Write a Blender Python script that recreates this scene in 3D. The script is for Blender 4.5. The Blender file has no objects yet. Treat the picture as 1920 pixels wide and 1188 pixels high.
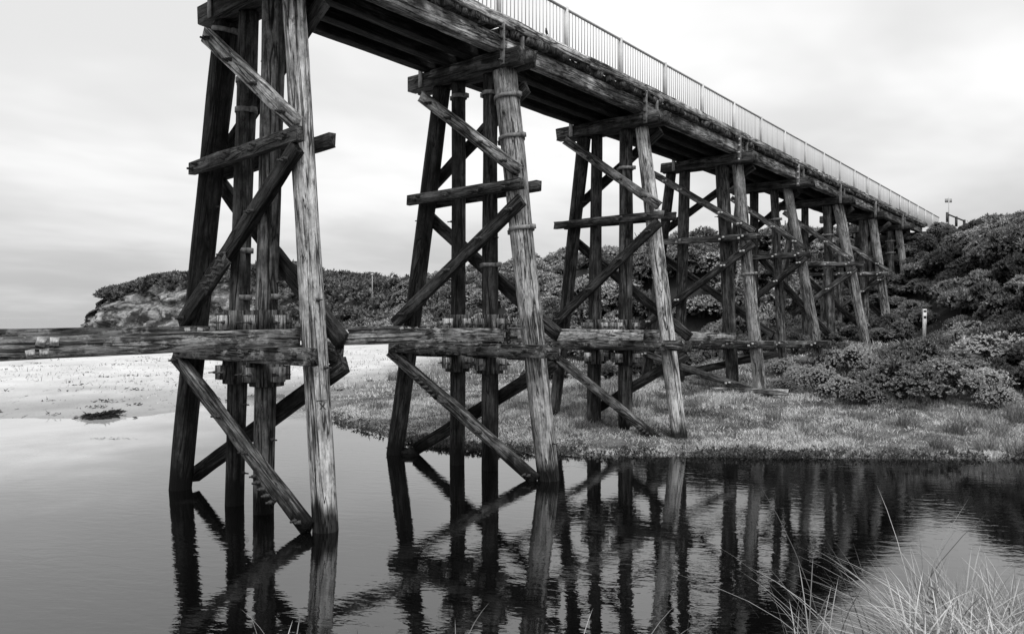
import bpy, math, random
import numpy as np
from mathutils import Matrix, Vector, noise as mnoise
random.seed(7); rng = np.random.default_rng(11)
sc = bpy.context.scene
C = sc.collection
R = math.radians
h = 3.5                                   # eye height above the creek, metres
F = 1408.0                                # focal length in photo pixels (1920 wide)
AL = math.atan2(1140.0, F); SA, CA = math.sin(AL), math.cos(AL)

# ------------------------------------------------------------------ camera, sky, sun, exposure
cam_d = bpy.data.cameras.new('camera'); cam = bpy.data.objects.new('camera', cam_d); C.objects.link(cam)
cam.location = (0, 0, h); cam.rotation_euler = (R(90), 0, AL - R(90))
cam_d.sensor_width = 36.0; cam_d.lens = F / 1920 * 36.0; cam_d.shift_y = 3 / 1920
cam_d.clip_start = 0.05; cam_d.clip_end = 60000
sc.camera = cam
SUN_EL, SUN_AZ = R(58), R(-120)           # azimuth of the sun measured from +X, counter-clockwise
w = bpy.data.worlds.new('World'); sc.world = w; w.use_nodes = True
nt = w.node_tree; nt.nodes.clear(); N = nt.nodes.new; L = nt.links.new
out = N('ShaderNodeOutputWorld'); bg = N('ShaderNodeBackground'); L(bg.outputs[0], out.inputs[0])
sky = N('ShaderNodeTexSky'); sky.sky_type = 'NISHITA'; sky.sun_disc = False
sky.sun_elevation = SUN_EL; sky.sun_rotation = R(90) - SUN_AZ; sky.dust_density = 4.0; sky.air_density = 1.0
bw = N('ShaderNodeRGBToBW'); L(sky.outputs[0], bw.inputs[0])
tc = N('ShaderNodeTexCoord'); sep = N('ShaderNodeSeparateXYZ'); L(tc.outputs['Generated'], sep.inputs[0])
def wm(op, a, b=None, c=None):
    n = N('ShaderNodeMath'); n.operation = op
    for i, v in enumerate((a, b, c)):
        if v is None: continue
        if isinstance(v, (int, float)): n.inputs[i].default_value = v
        else: L(v, n.inputs[i])
    return n.outputs[0]
den = wm('ADD', wm('MAXIMUM', sep.outputs['Z'], 0.0), 0.16)
cx = wm('DIVIDE', sep.outputs['X'], den); cy = wm('DIVIDE', sep.outputs['Y'], den)
cmb = N('ShaderNodeCombineXYZ'); L(cx, cmb.inputs[0]); L(cy, cmb.inputs[1])
mp = N('ShaderNodeMapping'); L(cmb.outputs[0], mp.inputs[0]); mp.inputs['Rotation'].default_value = (0, 0, R(35)); mp.inputs['Scale'].default_value = (0.8, 1.05, 1); mp.inputs['Location'].default_value = (3.1, 1.7, 0)
cn = N('ShaderNodeTexNoise'); cn.inputs['Scale'].default_value = 1.0; cn.inputs['Detail'].default_value = 4; cn.inputs['Roughness'].default_value = 0.55; cn.inputs['Distortion'].default_value = 0.15
L(mp.outputs[0], cn.inputs[0])
mr = N('ShaderNodeMapRange'); mr.interpolation_type = 'SMOOTHSTEP'; L(cn.outputs[0], mr.inputs[0])
mr.inputs[1].default_value = 0.33; mr.inputs[2].default_value = 0.68; mr.inputs[3].default_value = 5.9; mr.inputs[4].default_value = 7.75
bn = N('ShaderNodeTexNoise'); bn.inputs['Scale'].default_value = 1.0; bn.inputs['Detail'].default_value = 5
mp2 = N('ShaderNodeMapping'); L(tc.outputs['Generated'], mp2.inputs[0]); mp2.inputs['Scale'].default_value = (1.5, 1.5, 5); mp2.inputs['Location'].default_value = (5.3, 0.4, 0); L(mp2.outputs[0], bn.inputs[0])
elev = wm('ADD', sep.outputs['Z'], wm('MULTIPLY', wm('SUBTRACT', bn.outputs[0], 0.5), 0.32))
bank = N('ShaderNodeMapRange'); bank.interpolation_type = 'SMOOTHSTEP'; L(elev, bank.inputs[0]); bank.inputs[1].default_value = 0.02; bank.inputs[2].default_value = 0.27; bank.inputs[3].default_value = 0.66; bank.inputs[4].default_value = 1.0
cloud = wm('MULTIPLY', mr.outputs[0], bank.outputs[0])
mixc = N('ShaderNodeMix'); mixc.data_type = 'FLOAT'; mixc.inputs[0].default_value = 0.9   # overcast deck hides most of the clear sky
L(bw.outputs[0], mixc.inputs[2]); L(cloud, mixc.inputs[3])
L(mixc.outputs[0], bg.inputs[0]); bg.inputs[1].default_value = 0.1
sun_d = bpy.data.lights.new('sun', 'SUN'); sun = bpy.data.objects.new('sun', sun_d); C.objects.link(sun)
sun_d.energy = 1.5; sun_d.angle = R(14); sun_d.color = (1, 1, 1)
sd = Vector((math.cos(SUN_EL) * math.cos(SUN_AZ), math.cos(SUN_EL) * math.sin(SUN_AZ), math.sin(SUN_EL)))
sun.rotation_euler = (-sd).to_track_quat('-Z', 'Y').to_euler(); sun.location = (0, -20, 40)
vs = sc.view_settings; vs.view_transform = 'Standard'; vs.look = 'None'; vs.gamma = 1.0; vs.exposure = 0.55; vs.use_curve_mapping = False

# ------------------------------------------------------------------ helpers
W = {}                                    # world matrix of every object
def link(name, data, M=None, parent=None, tone=None):
    o = bpy.data.objects.new(name, data); C.objects.link(o)
    M = M or Matrix.Identity(4)
    if parent is not None:
        o.parent = parent; o.matrix_basis = W[parent.name].inverted() @ M
    else: o.matrix_basis = M
    W[o.name] = M
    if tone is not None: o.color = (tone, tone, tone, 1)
    return o
def tag(o, label, cat, group=None):
    o['label'] = label; o['category'] = cat
    if group: o['group'] = group
    return o
def struct(o): o['kind'] = 'structure'; return o
def mesh_np(name, V, faces, mat=None, smooth=False):
    """faces: list of integer arrays (n,k)"""
    V = np.asarray(V, dtype=np.float32); me = bpy.data.meshes.new(name)
    faces = [np.asarray(f, dtype=np.int32) for f in faces if len(f)]
    ls = np.concatenate([np.full(len(f), f.shape[1], np.int32) for f in faces])
    li = np.concatenate([f.ravel() for f in faces])
    me.vertices.add(len(V)); me.vertices.foreach_set('co', V.ravel())
    me.loops.add(len(li)); me.loops.foreach_set('vertex_index', li)
    me.polygons.add(len(ls)); st = np.concatenate([[0], np.cumsum(ls)[:-1]]).astype(np.int32)
    me.polygons.foreach_set('loop_start', st); me.polygons.foreach_set('loop_total', ls)
    if smooth: me.polygons.foreach_set('use_smooth', np.ones(len(ls), bool))
    me.update(calc_edges=True); me.validate()
    if mat: me.materials.append(mat)
    return me
def unproj(px, py, X):
    """photo pixel -> point on the vertical bent plane at X metres along the bridge"""
    u = (px - 960) / F; v = (597 - py) / F; Z = X / (CA + u * SA)
    return Vector((X, Z * (SA - u * CA), h + v * Z))
def vn2(x, y, seed=0):
    xi = np.floor(x).astype(np.int64); yi = np.floor(y).astype(np.int64); xf = x - xi; yf = y - yi
    def hsh(a, b):
        n = (a * 374761393 + b * 668265263 + seed * 2147483647) & 0xffffffff
        n = ((n ^ (n >> 13)) * 1274126177) & 0xffffffff
        return ((n ^ (n >> 16)) & 0xffff) / 65535.0
    u = xf * xf * (3 - 2 * xf); v = yf * yf * (3 - 2 * yf)
    return (hsh(xi, yi) * (1 - u) + hsh(xi + 1, yi) * u) * (1 - v) + (hsh(xi, yi + 1) * (1 - u) + hsh(xi + 1, yi + 1) * u) * v
def fbm(x, y, o=4, seed=0):
    s = 0; a = 0.5
    for i in range(o): s = s + a * vn2(x, y, seed + i * 17); x = x * 2.03; y = y * 2.03; a *= 0.5
    return s - 0.5 * (1 - 0.5 ** o) * 1.0
def sstep(x, a, b):
    t = np.clip((x - a) / (b - a), 0, 1); return t * t * (3 - 2 * t)

# ------------------------------------------------------------------ materials
def mat_new(name, rough=0.85, spec=0.3):
    m = bpy.data.materials.new(name); m.use_nodes = True
    b = m.node_tree.nodes['Principled BSDF']; b.inputs['Roughness'].default_value = rough
    b.inputs['Specular IOR Level'].default_value = spec
    return m, m.node_tree, b
class G:
    """small node-graph helper"""
    def __init__(s, nt): s.nt = nt
    def n(s, t): return s.nt.nodes.new(t)
    def l(s, a, b): s.nt.links.new(a, b)
    def m(s, op, a, b=None, c=None, clamp=False):
        n = s.n('ShaderNodeMath'); n.operation = op; n.use_clamp = clamp
        for i, v in enumerate((a, b, c)):
            if v is None: continue
            if isinstance(v, (int, float)): n.inputs[i].default_value = v
            else: s.l(v, n.inputs[i])
        return n.outputs[0]
    def noise(s, vec, scale=(1, 1, 1), detail=4, rough=0.55, dist=0.0, loc=(0, 0, 0)):
        mp = s.n('ShaderNodeMapping'); mp.inputs['Scale'].default_value = scale; mp.inputs['Location'].default_value = loc
        s.l(vec, mp.inputs[0]); t = s.n('ShaderNodeTexNoise'); t.inputs['Scale'].default_value = 1.0
        t.inputs['Detail'].default_value = detail; t.inputs['Roughness'].default_value = rough; t.inputs['Distortion'].default_value = dist
        s.l(mp.outputs[0], t.inputs[0]); return t.outputs[0]
    def rng(s, v, a, b, c, d, smooth=False):
        n = s.n('ShaderNodeMapRange'); s.l(v, n.inputs[0])
        if smooth: n.interpolation_type = 'SMOOTHSTEP'
        for i, q in enumerate((a, b, c, d)): n.inputs[i + 1].default_value = q
        return n.outputs[0]
    def mix(s, f, a, b):
        n = s.n('ShaderNodeMix'); n.data_type = 'FLOAT'
        for i, v in ((0, f), (2, a), (3, b)):
            if isinstance(v, (int, float)): n.inputs[i].default_value = v
            else: s.l(v, n.inputs[i])
        return n.outputs[0]
    def bump(s, hgt, bsdf, strength=0.5, dist=0.02):
        n = s.n('ShaderNodeBump'); n.inputs['Strength'].default_value = strength; n.inputs['Distance'].default_value = dist
        s.l(hgt, n.inputs['Height']); s.l(n.outputs[0], bsdf.inputs['Normal'])
def wood_mat(name, streak=1.0, blotch=0.5, lichen=0.0, tide=True):
    m, nt, b = mat_new(name, 0.8, 0.25); g = G(nt)
    tc = g.n('ShaderNodeTexCoord'); oi = g.n('ShaderNodeObjectInfo')
    va = g.n('ShaderNodeVectorMath'); va.operation = 'ADD'; g.l(tc.outputs['Object'], va.inputs[0])
    rv = g.m('MULTIPLY', oi.outputs['Random'], 57.0); cb = g.n('ShaderNodeCombineXYZ')
    for i in range(3): g.l(rv, cb.inputs[i])
    g.l(cb.outputs[0], va.inputs[1]); V = va.outputs[0]
    s0 = g.noise(V, (2.8, 2.8, 0.35), 4, 0.55, 0.8)
    s1 = g.noise(V, (7, 7, 1.1), 6, 0.65, 0.6); s2 = g.noise(V, (21, 21, 1.9), 4, 0.7, 0.3)
    bl = g.noise(V, (2.6, 2.6, 1.9), 7, 0.72); fine = g.noise(V, (60, 60, 9), 2)
    k = g.noise(V, (6.5, 6.5, 0.4), 3, 0.55, 0.6); ck = g.m('MULTIPLY', g.rng(g.noise(V, (1.5, 1.5, .5), 2), .42, .56, .3, 1), .05); crack = g.m('SMOOTH_MIN', g.m('DIVIDE', g.m('ABSOLUTE', g.m('SUBTRACT', k, 0.5)), ck), 1.0, 0.1)
    pit = g.rng(g.noise(V, (9, 9, 3.2), 6, 0.75), 0.56, 0.66, 1, 0.22)
    f = g.m('ADD', g.rng(s1, 0.36, 0.66, 1 - 0.6 * streak, 1 + 0.6 * streak), g.rng(s2, 0.36, 0.64, -0.5, 0.5))
    f = g.m('MULTIPLY', f, g.rng(s0, 0.36, 0.64, 1 - 0.7 * streak, 1 + 0.9 * streak))
    f = g.m('ADD', f, g.rng(fine, 0.35, 0.65, -0.16, 0.16))
    f = g.m('MULTIPLY', f, g.rng(bl, 0.36, 0.64, 1 - blotch, 1 + blotch * 0.7))
    f = g.m('MULTIPLY', g.m('MULTIPLY', f, pit), g.rng(crack, 0.1, 1, 0.1, 1))
    f = g.m('MULTIPLY', f, g.rng(oi.outputs['Random'], 0, 1, 0.82, 1.18))
    sp = g.n('ShaderNodeSeparateColor'); g.l(oi.outputs['Color'], sp.inputs[0])
    c = g.m('MULTIPLY', f, sp.outputs[0])
    if lichen:
        ln = g.noise(V, (5, 5, 3.2), 8, 0.72); lf = g.rng(ln, 0.53, 0.6, 0, lichen)
        c = g.mix(lf, c, 0.34)
        ln2 = g.noise(V, (4, 4, 2.0), 8, 0.75, 0, (9, 4, 2)); c = g.mix(g.rng(ln2, 0.55, 0.63, 0, 0.85), c, 0.015)
    if tide:
        ge = g.n('ShaderNodeNewGeometry'); sx = g.n('ShaderNodeSeparateXYZ'); g.l(ge.outputs['Position'], sx.inputs[0])
        tn = g.noise(ge.outputs['Position'], (4, 4, 0.8), 4)
        zz = g.m('ADD', sx.outputs['Z'], g.rng(tn, 0.3, 0.7, 0.18, -0.18))
        c = g.m('MULTIPLY', c, g.rng(zz, 0.26, 0.56, 0.06, 1, True))
    c = g.m('MAXIMUM', g.m('MINIMUM', c, 0.72), 0.004)
    g.l(c, b.inputs['Base Color'])
    hg = g.m('ADD', g.m('MULTIPLY', s2, 0.5), g.m('ADD', g.m('MULTIPLY', s1, 0.8), g.m('ADD', g.m('MULTIPLY', crack, 0.55), g.m('MULTIPLY', fine, 0.15))))
    g.bump(hg, b, 1.0, 0.06)
    return m
M_wood = wood_mat('weathered_timber', 0.8, 0.7)
M_pale = wood_mat('bleached_pile_timber', 0.2, 0.5)
M_lichen = wood_mat('lichened_timber', 0.7, 0.5, 0.75)
def plain(name, v, rough=0.6, metal=0.0, var=0.25, scale=9):
    m, nt, b = mat_new(name, rough); g = G(nt); tc = g.n('ShaderNodeTexCoord')
    n = g.noise(tc.outputs['Object'], (scale,) * 3, 5); g.l(g.rng(n, 0.3, 0.7, v * (1 - var), v * (1 + var)), b.inputs['Base Color'])
    b.inputs['Metallic'].default_value = metal
    oi = g.n('ShaderNodeObjectInfo'); src = b.inputs['Base Color'].links[0].from_socket; g.l(g.m('MULTIPLY', src, g.rng(oi.outputs['Random'], 0, 1, .78, 1.18)), b.inputs['Base Color']); return m
M_galv = plain('galvanised_steel', 0.46, 0.5, 0.0, 0.15)
M_galv_lt = plain('galvanised_steel_post', 0.62, 0.5, 0.0, 0.12)
M_iron = plain('rusty_iron', 0.05, 0.7, 0.0, 0.6, 40)
M_plate = plain('pale_zinc_plate', 0.42, 0.6, 0.0, 0.35, 30)
M_band = plain('dull_steel_band', 0.2, 0.55, 0.0, 0.5, 14)
M_sign = plain('sign_back', 0.36, 0.5, 0, 0.1)
M_white = plain('white_paint', 0.72, 0.5, 0, 0.12)
M_black = plain('black_print', 0.03, 0.5, 0, 0.2)
M_dark = plain('dark_feathers', 0.02, 0.7, 0, 0.3)
def leaf_mat(name, lo, hi, rough=0.55, trans=0.25, patch=0):
    m, nt, b = mat_new(name, rough, 0.35); g = G(nt)
    ge = g.n('ShaderNodeNewGeometry'); oi = g.n('ShaderNodeObjectInfo')
    v = g.rng(ge.outputs['Random Per Island'], 0, 1, lo, hi)
    v = g.m('MULTIPLY', v, g.rng(oi.outputs['Random'], 0, 1, 0.5, 1.5)); 
    if patch:
        pn = g.noise(ge.outputs['Position'], (0.55, 0.55, 0.2), 5, 0.6); v = g.m('MULTIPLY', v, g.rng(pn, 0.36, 0.62, 1 - patch, 1 + patch))
        p2 = g.noise(ge.outputs['Position'], (2.4, 2.4, 1), 3, 0.6); v = g.m('MULTIPLY', v, g.rng(p2, 0.36, 0.64, 0.65, 1.3))
    v = g.m('MINIMUM', v, 0.75)
    g.l(v, b.inputs['Base Color'])
    tr = g.n('ShaderNodeBsdfTranslucent'); g.l(v, tr.inputs[0]); mx = g.n('ShaderNodeMixShader'); mx.inputs[0].default_value = trans
    g.l(b.outputs[0], mx.inputs[1]); g.l(tr.outputs[0], mx.inputs[2]); g.l(mx.outputs[0], nt.nodes['Material Output'].inputs[0])
    return m
M_silver = leaf_mat('silvery_leaves', 0.2, 0.66)
M_inner = leaf_mat('shade_dark_inner_leaves', 0.008, 0.03)  # older inner leaves, coloured near black as painted shade between the leaf tips
M_shrub = leaf_mat('dark_shrub_leaves', 0.05, 0.42, patch=0.35)
M_tree = leaf_mat('coastal_tree_leaves', 0.06, 0.5, patch=0.35)
M_far = leaf_mat('far_scrub_leaves', 0.05, 0.36, patch=0.5)
M_grass = leaf_mat('bank_grass', 0.12, 0.66, patch=0.6)
M_edge = leaf_mat('edge_plant_leaves', 0.03, 0.2)
M_reed = leaf_mat('reed_blades', 0.10, 0.5)
M_tuft = leaf_mat('straw_grass_blades', 0.08, 0.5)
M_twig = plain('twig_bark', 0.06, 0.9, 0, 0.4)
M_weed = plain('drift_seaweed', 0.025, 0.8, 0, 0.6, 20)

# ------------------------------------------------------------------ terrain
def poly_sd(P, x, y):
    """signed distance, positive inside polygon P"""
    P = np.array(P, float); d = np.full(x.shape, 1e18); ins = np.zeros(x.shape, bool); n = len(P)
    for i in range(n):
        a = P[i]; b = P[(i + 1) % n]; ex, ey = b - a; wx = x - a[0]; wy = y - a[1]
        t = np.clip((wx * ex + wy * ey) / (ex * ex + ey * ey), 0, 1)
        d = np.minimum(d, (wx - ex * t) ** 2 + (wy - ey * t) ** 2)
        c = ((a[1] > y) != (b[1] > y)); den = ey if abs(ey) > 1e-9 else 1e-9
        ins ^= c & (x < a[0] + (y - a[1]) * ex / den)
    d = np.sqrt(d); return np.where(ins, d, -d)
def wp(px, py):                           # pixel on the water plane, in units of h
    Z = F / (py - 597.0); u = (px - 960) / F
    return (Z * (CA + u * SA), Z * (SA - u * CA))
near = [(1.3 * CA + s * SA, 1.3 * SA - s * CA) for s in (40, 14, 5, 2.2, 1.0, 0, -1.2, -2.5, -6, -14, -40)]
shore = [(-40, 26), (-16, 17), (-5, 12.2), (0.8, 9.9), wp(0, 785), wp(140, 786), wp(240, 784), wp(331, 773), wp(424, 750), wp(469, 741), wp(530, 738), wp(552, 750), wp(566, 768),
         wp(620, 785), wp(680, 804), wp(740, 822), wp(860, 841), wp(960, 848), wp(1050, 851), wp(1160, 853), wp(1280, 855), wp(1500, 858), wp(1700, 859), wp(1920, 858), (7.6, -0.9), (9, -4), (12, -12), (40, -50)]
CREEK = [(a * h, b * h) for a, b in shore + near]
HILL = [(a * h, b * h) for a, b in [(11, -40), (9.5, -5), (9.0, -1.5), (9.2, 0.3), (10.0, 1.3), (12.1, 2.4), (13.35, 2.95), (12.9, 4.4), (12.3, 6.5), (12.6, 9), (14.2, 13), (18.5, 21), (22, 28), (24.5, 37), (25, 48), (24.4, 56), (25.2, 58.6), (28, 61), (40, 64), (900, 300), (900, -700), (30, -60)]]
SEA = [(a * h, b * h) for a, b in [(-1500, 24), (-40, 31), (-5, 33), (10, 38), (17, 46), (21, 57), (23, 63), (40, 70), (1000, 420), (1000, 3000), (-1500, 3000)]]
def H(x, y):
    x = np.asarray(x, float); y = np.asarray(y, float)
    dc = -poly_sd(CREEK, x, y) + 0.28 * fbm(x * 0.9, y * 0.9, 3, 5)
    dn = (x * CA + y * SA) < 1.3 * h + 0.4            # the photographer's bank
    bank = 0.03 * sstep(dc, 0, 0.18) + 0.008 * np.maximum(dc, 0) + 0.118 * np.maximum(dc - 2.2, 0)
    bank = np.minimum(bank, 0.77 * h - 0.35 * np.exp(-np.maximum(0.77 * h / 0.118 - dc, 0) * 0.2))
    beach = 0.035 * sstep(dc, 0, 0.6) + 0.02 * np.maximum(dc, 0); beach = np.minimum(beach, 0.34 * h)
    spit = 0.09 * sstep(dc, 0, 0.25) + 0.028 * np.maximum(dc, 0); spit = np.minimum(spit, 0.3 * h)
    k = sstep(y, 5.6 * h, 3.6 * h)
    sandy = sstep(y - 0.55 * x, 6.0 * h, 3.4 * h)
    z = bank * k + (1 - k) * (spit * sandy + beach * (1 - sandy))
    nb = np.where(dn, 0.48 * np.maximum(dc, 0), 0); nb = np.minimum(nb, 1.75)
    z = np.where(dn, nb, z)
    z = z + np.where(dc > 0, (0.3 * fbm(x * 0.75, y * 0.75, 3, 9) + 0.20 * fbm(x * 2.1, y * 2.1, 3, 3)) * sstep(dc, 0.3, 3.0) * (0.35 + 0.65 * k), 0)
    z = np.where(dc < 0, np.maximum(dc * 0.35, -1.2), z)
    dh = poly_sd(HILL, x, y) + 1.5 * fbm(x * 0.12, y * 0.12, 3, 21)
    far = sstep(y, 18 * h, 34 * h); far2 = sstep(y, 33 * h, 44 * h); wdt = (2.25 + 1.45 * sstep(y, 2.2 * h, 3.0 * h)) * h * (1 - far) + 2.6 * h * far
    hp = (1.83 + 0.23 * sstep(y, 2.3 * h, 3.0 * h) + 0.05 * sstep(y, 5 * h, 9 * h)) * h * (1 - far) + (2.25 + 1.0 * far2) * h * far
    hp = hp + sstep(dh, 3 * h, 8 * h) * 0.3 * h * (1 - k)
    z = z + hp * sstep(dh, -0.2 * h, wdt) + np.where(dh > 0, 0.5 * fbm(x * 0.25, y * 0.25, 4, 31) * sstep(dh, 0, 6), 0)
    ds = poly_sd(SEA, x, y); z = np.where(ds > -6 * h, z * (1 - sstep(ds, -6 * h, 0)) - 0.5 * sstep(ds, -6 * h, 0) - 3 * sstep(ds, 0, 6 * h), z)
    return z
def H1(x, y): return float(H(np.array([x]), np.array([y]))[0])
def ray_pts(px, py, Zs):
    u = (px - 960) / F; v = (597 - py) / F
    return Zs * (CA + u * SA), Zs * (SA - u * CA), h + v * Zs
def ground_hit(px, py, z0=6.0, z1=260):
    Zs = np.geomspace(z0, z1, 900); x, y, z = ray_pts(px, py, Zs); g = H(x, y); i = np.argmax(z < g)
    return (x[i], y[i], g[i], Zs[i]) if z[i] < g[i] else None
def ground_mat():
    m, nt, b = mat_new('ground_soil_sand_grass', 0.95, 0.1); g = G(nt)
    ge = g.n('ShaderNodeNewGeometry'); P = ge.outputs['Position']
    def att(n): a = g.n('ShaderNodeAttribute'); a.attribute_name = n; return a.outputs['Fac']
    sa, gr, ro = att('sand'), att('grass'), att('rock')
    sn = g.noise(P, (0.35, 0.35, 0.35), 5); sf = g.noise(P, (14, 14, 14), 5, 0.7)
    sand = g.m('MULTIPLY', g.rng(sn, 0.3, 0.7, 0.5, 0.68), g.rng(sf, 0.3, 0.7, 0.85, 1.12))
    mpn = g.n('ShaderNodeMapping'); mpn.inputs['Rotation'].default_value = (0, 0, AL - R(90)); g.l(P, mpn.inputs[0])
    wr = g.noise(mpn.outputs[0], (0.9, 3.4, 1), 6, 0.65); sand = g.mix(g.rng(wr, 0.625, 0.66, 0, 0.8), sand, 0.06)
    wt = g.n('ShaderNodeSeparateXYZ'); g.l(P, wt.inputs[0]); sand = g.m('MULTIPLY', sand, g.rng(wt.outputs['Z'], 0.0, 0.3, 0.55, 1, True))
    gn = g.noise(P, (0.8, 0.8, 0.8), 6, 0.65); gf = g.noise(P, (25, 25, 25), 4, 0.7)
    grass = g.m('MULTIPLY', g.rng(gn, 0.38, 0.62, 0.04, 0.16), g.rng(gf, 0.3, 0.7, 0.5, 1.5))
    soil = g.rng(gf, 0.3, 0.7, 0.012, 0.045)
    rk = g.noise(P, (0.5, 0.5, 1.4), 8, 0.7); rock = g.rng(rk, 0.32, 0.7, 0.05, 0.45)
    c = g.mix(gr, soil, grass); c = g.mix(sa, c, sand); c = g.mix(ro, c, rock)
    g.l(c, b.inputs['Base Color']); g.bump(g.m('ADD', g.m('MULTIPLY', sf, 0.4), gf), b, 0.5, 0.05)
    return m
M_ground = ground_mat()
def build_ground():
    az = np.concatenate([np.linspace(-180, -46, 70)[:-1], np.linspace(-46, 46, 360), np.linspace(46, 180, 70)[1:]])
    az = np.radians(az) ; rr = np.concatenate([[0.05], np.geomspace(0.6, 3000, 310)])
    A, Rr = np.meshgrid(az, rr); x = Rr * np.cos(AL - A); y = Rr * np.sin(AL - A); z = H(x.ravel(), y.ravel()).reshape(x.shape)
    V = np.stack([x, y, z], -1).reshape(-1, 3); nr, na = x.shape
    idx = np.arange(nr * na).reshape(nr, na); f = np.stack([idx[:-1, :-1], idx[:-1, 1:], idx[1:, 1:], idx[1:, :-1]], -1).reshape(-1, 4)
    me = mesh_np('ground', V, [f], M_ground, True)
    X, Y = V[:, 0], V[:, 1]; sandy = 1 - sstep(Y - 0.55 * X, 6.4 * h, 3.6 * h); dh = poly_sd(HILL, X, Y)
    nz = fbm(X * 0.5, Y * 0.5, 3, 44); sand = np.clip(sandy + nz * 0.7 * (sandy > 0.02), 0, 1) * (1 - sstep(dh, -2, 2))
    dn = (X * CA + Y * SA) < 1.3 * h + 0.4; sand = np.where(dn, 0, sand)
    for n, v in (('sand', sand), ('grass', 1 - sstep(dh, -1.5, 1.0)), ('rock', np.zeros_like(X))):
        a = me.attributes.new(n, 'FLOAT', 'POINT'); a.data.foreach_set('value', v.astype(np.float32))
    return struct(link('ground', me))
build_ground()
def water_mat(name, base, rough, sc1, st, far=False):
    m, nt, b = mat_new(name, rough, 0.5); g = G(nt); b.inputs['IOR'].default_value = 1.88
    ge = g.n('ShaderNodeNewGeometry'); P = ge.outputs['Position']
    mpn = g.n('ShaderNodeMapping'); mpn.inputs['Rotation'].default_value = (0, 0, R(90) - AL + R(12)); g.l(P, mpn.inputs[0]); V = mpn.outputs[0]
    b.inputs['Base Color'].default_value = (base, base, base, 1)
    if far:                               # bright sky sheen painted into the base colour, paler towards the beach
        sx = g.n('ShaderNodeSeparateXYZ'); g.l(P, sx.inputs[0]); sn = g.noise(P, (.35, .35, .35), 4)
        e = g.m('ADD', g.m('SUBTRACT', sx.outputs['Y'], g.m('MULTIPLY', sx.outputs['X'], .62)), g.rng(sn, .3, .7, -2.5, 2.5))
        g.l(g.rng(e, 3.0 * h, 6.6 * h, base, .5, True), b.inputs['Base Color'])
    n1 = g.noise(V, (1.1 * sc1, 2.6 * sc1, 1), 3, 0.5, 0.4); n2 = g.noise(V, (4.5 * sc1, 9.0 * sc1, 1), 2, 0.5)
    n3 = g.noise(V, (0.10 * sc1, 0.16 * sc1, 1), 2); amp = g.rng(n3, 0.35, 0.65, 0.35, 1.3)
    hh = g.m('MULTIPLY', g.m('ADD', n1, g.m('MULTIPLY', n2, 0.22)), amp)
    g.bump(hh, b, 1.0, st); return m
M_creek = water_mat('creek_water', 0.003, 0.004, 2.2, 0.0030, True)
M_sea = water_mat('sea_water', 0.22, 0.35, 0.25, 0.5)
def sheet(name, x0, x1, y0, y1, z, mat):
    me = mesh_np(name, [(x0, y0, z), (x1, y0, z), (x1, y1, z), (x0, y1, z)], [np.array([[0, 1, 2, 3]])], mat)
    return struct(link(name, me))
sheet('creek_water', -130, 140, -190, 28.6 * h, 0.0, M_creek)
sheet('sea', -40000, 40000, 28.7 * h, 45000, -0.35, M_sea)

# ------------------------------------------------------------------ timber builders
def frame(p0, p1, ydir):
    z = (p1 - p0).normalized(); y = (ydir - z * ydir.dot(z)).normalized(); x = y.cross(z)
    M = Matrix((x, y, z)).transposed().to_4x4(); M.translation = p0; return M
def beam(name, p0, p1, a, b, bdir, mat, parent, tone, rough=1.0, endj=0.02):
    """squared timber: size a across, size b along bdir; chamfered, uneven edges, rough ends"""
    p0, p1 = Vector(p0), Vector(p1); M = frame(p0, p1, Vector(bdir)); ln = (p1 - p0).length
    n = max(4, min(26, int(ln / 0.35))); ch = min(a, b) * 0.06
    cs = np.array([(-a/2+ch, -b/2), (a/2-ch, -b/2), (a/2, -b/2+ch), (a/2, b/2-ch), (a/2-ch, b/2), (-a/2+ch, b/2), (-a/2, b/2-ch), (-a/2, -b/2+ch)])
    t = np.linspace(0, ln, n + 1); sd = random.random() * 90
    V = []
    for i, zz in enumerate(t):
        for j, (qx, qy) in enumerate(cs):
            q = mnoise.noise((sd + zz * 1.1, ((j + 1) // 2 % 4) * 3.1, 0)) * 0.012 * rough + mnoise.noise((sd + zz * 6, j * 7.7, 4)) * 0.004 * rough
            e = random.uniform(-endj, endj) if i in (0, n) else 0
            V.append((qx * (1 + q / a * 2), qy * (1 + q / b * 2), zz + e))
    V += [(0, 0, -endj * 0.3), (0, 0, ln + endj * 0.3)]
    idx = np.arange((n + 1) * 8).reshape(n + 1, 8); r = np.roll(idx, -1, 1)
    f = np.stack([idx[:-1], r[:-1], r[1:], idx[1:]], -1).reshape(-1, 4); c0 = (n + 1) * 8
    t0 = [(c0, (j + 1) % 8, j) for j in range(8)]; t1 = [(c0 + 1, n * 8 + j, n * 8 + (j + 1) % 8) for j in range(8)]
    return link(name, mesh_np(name, V, [f, np.array(t0 + t1)], mat), M, parent, tone)
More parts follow.
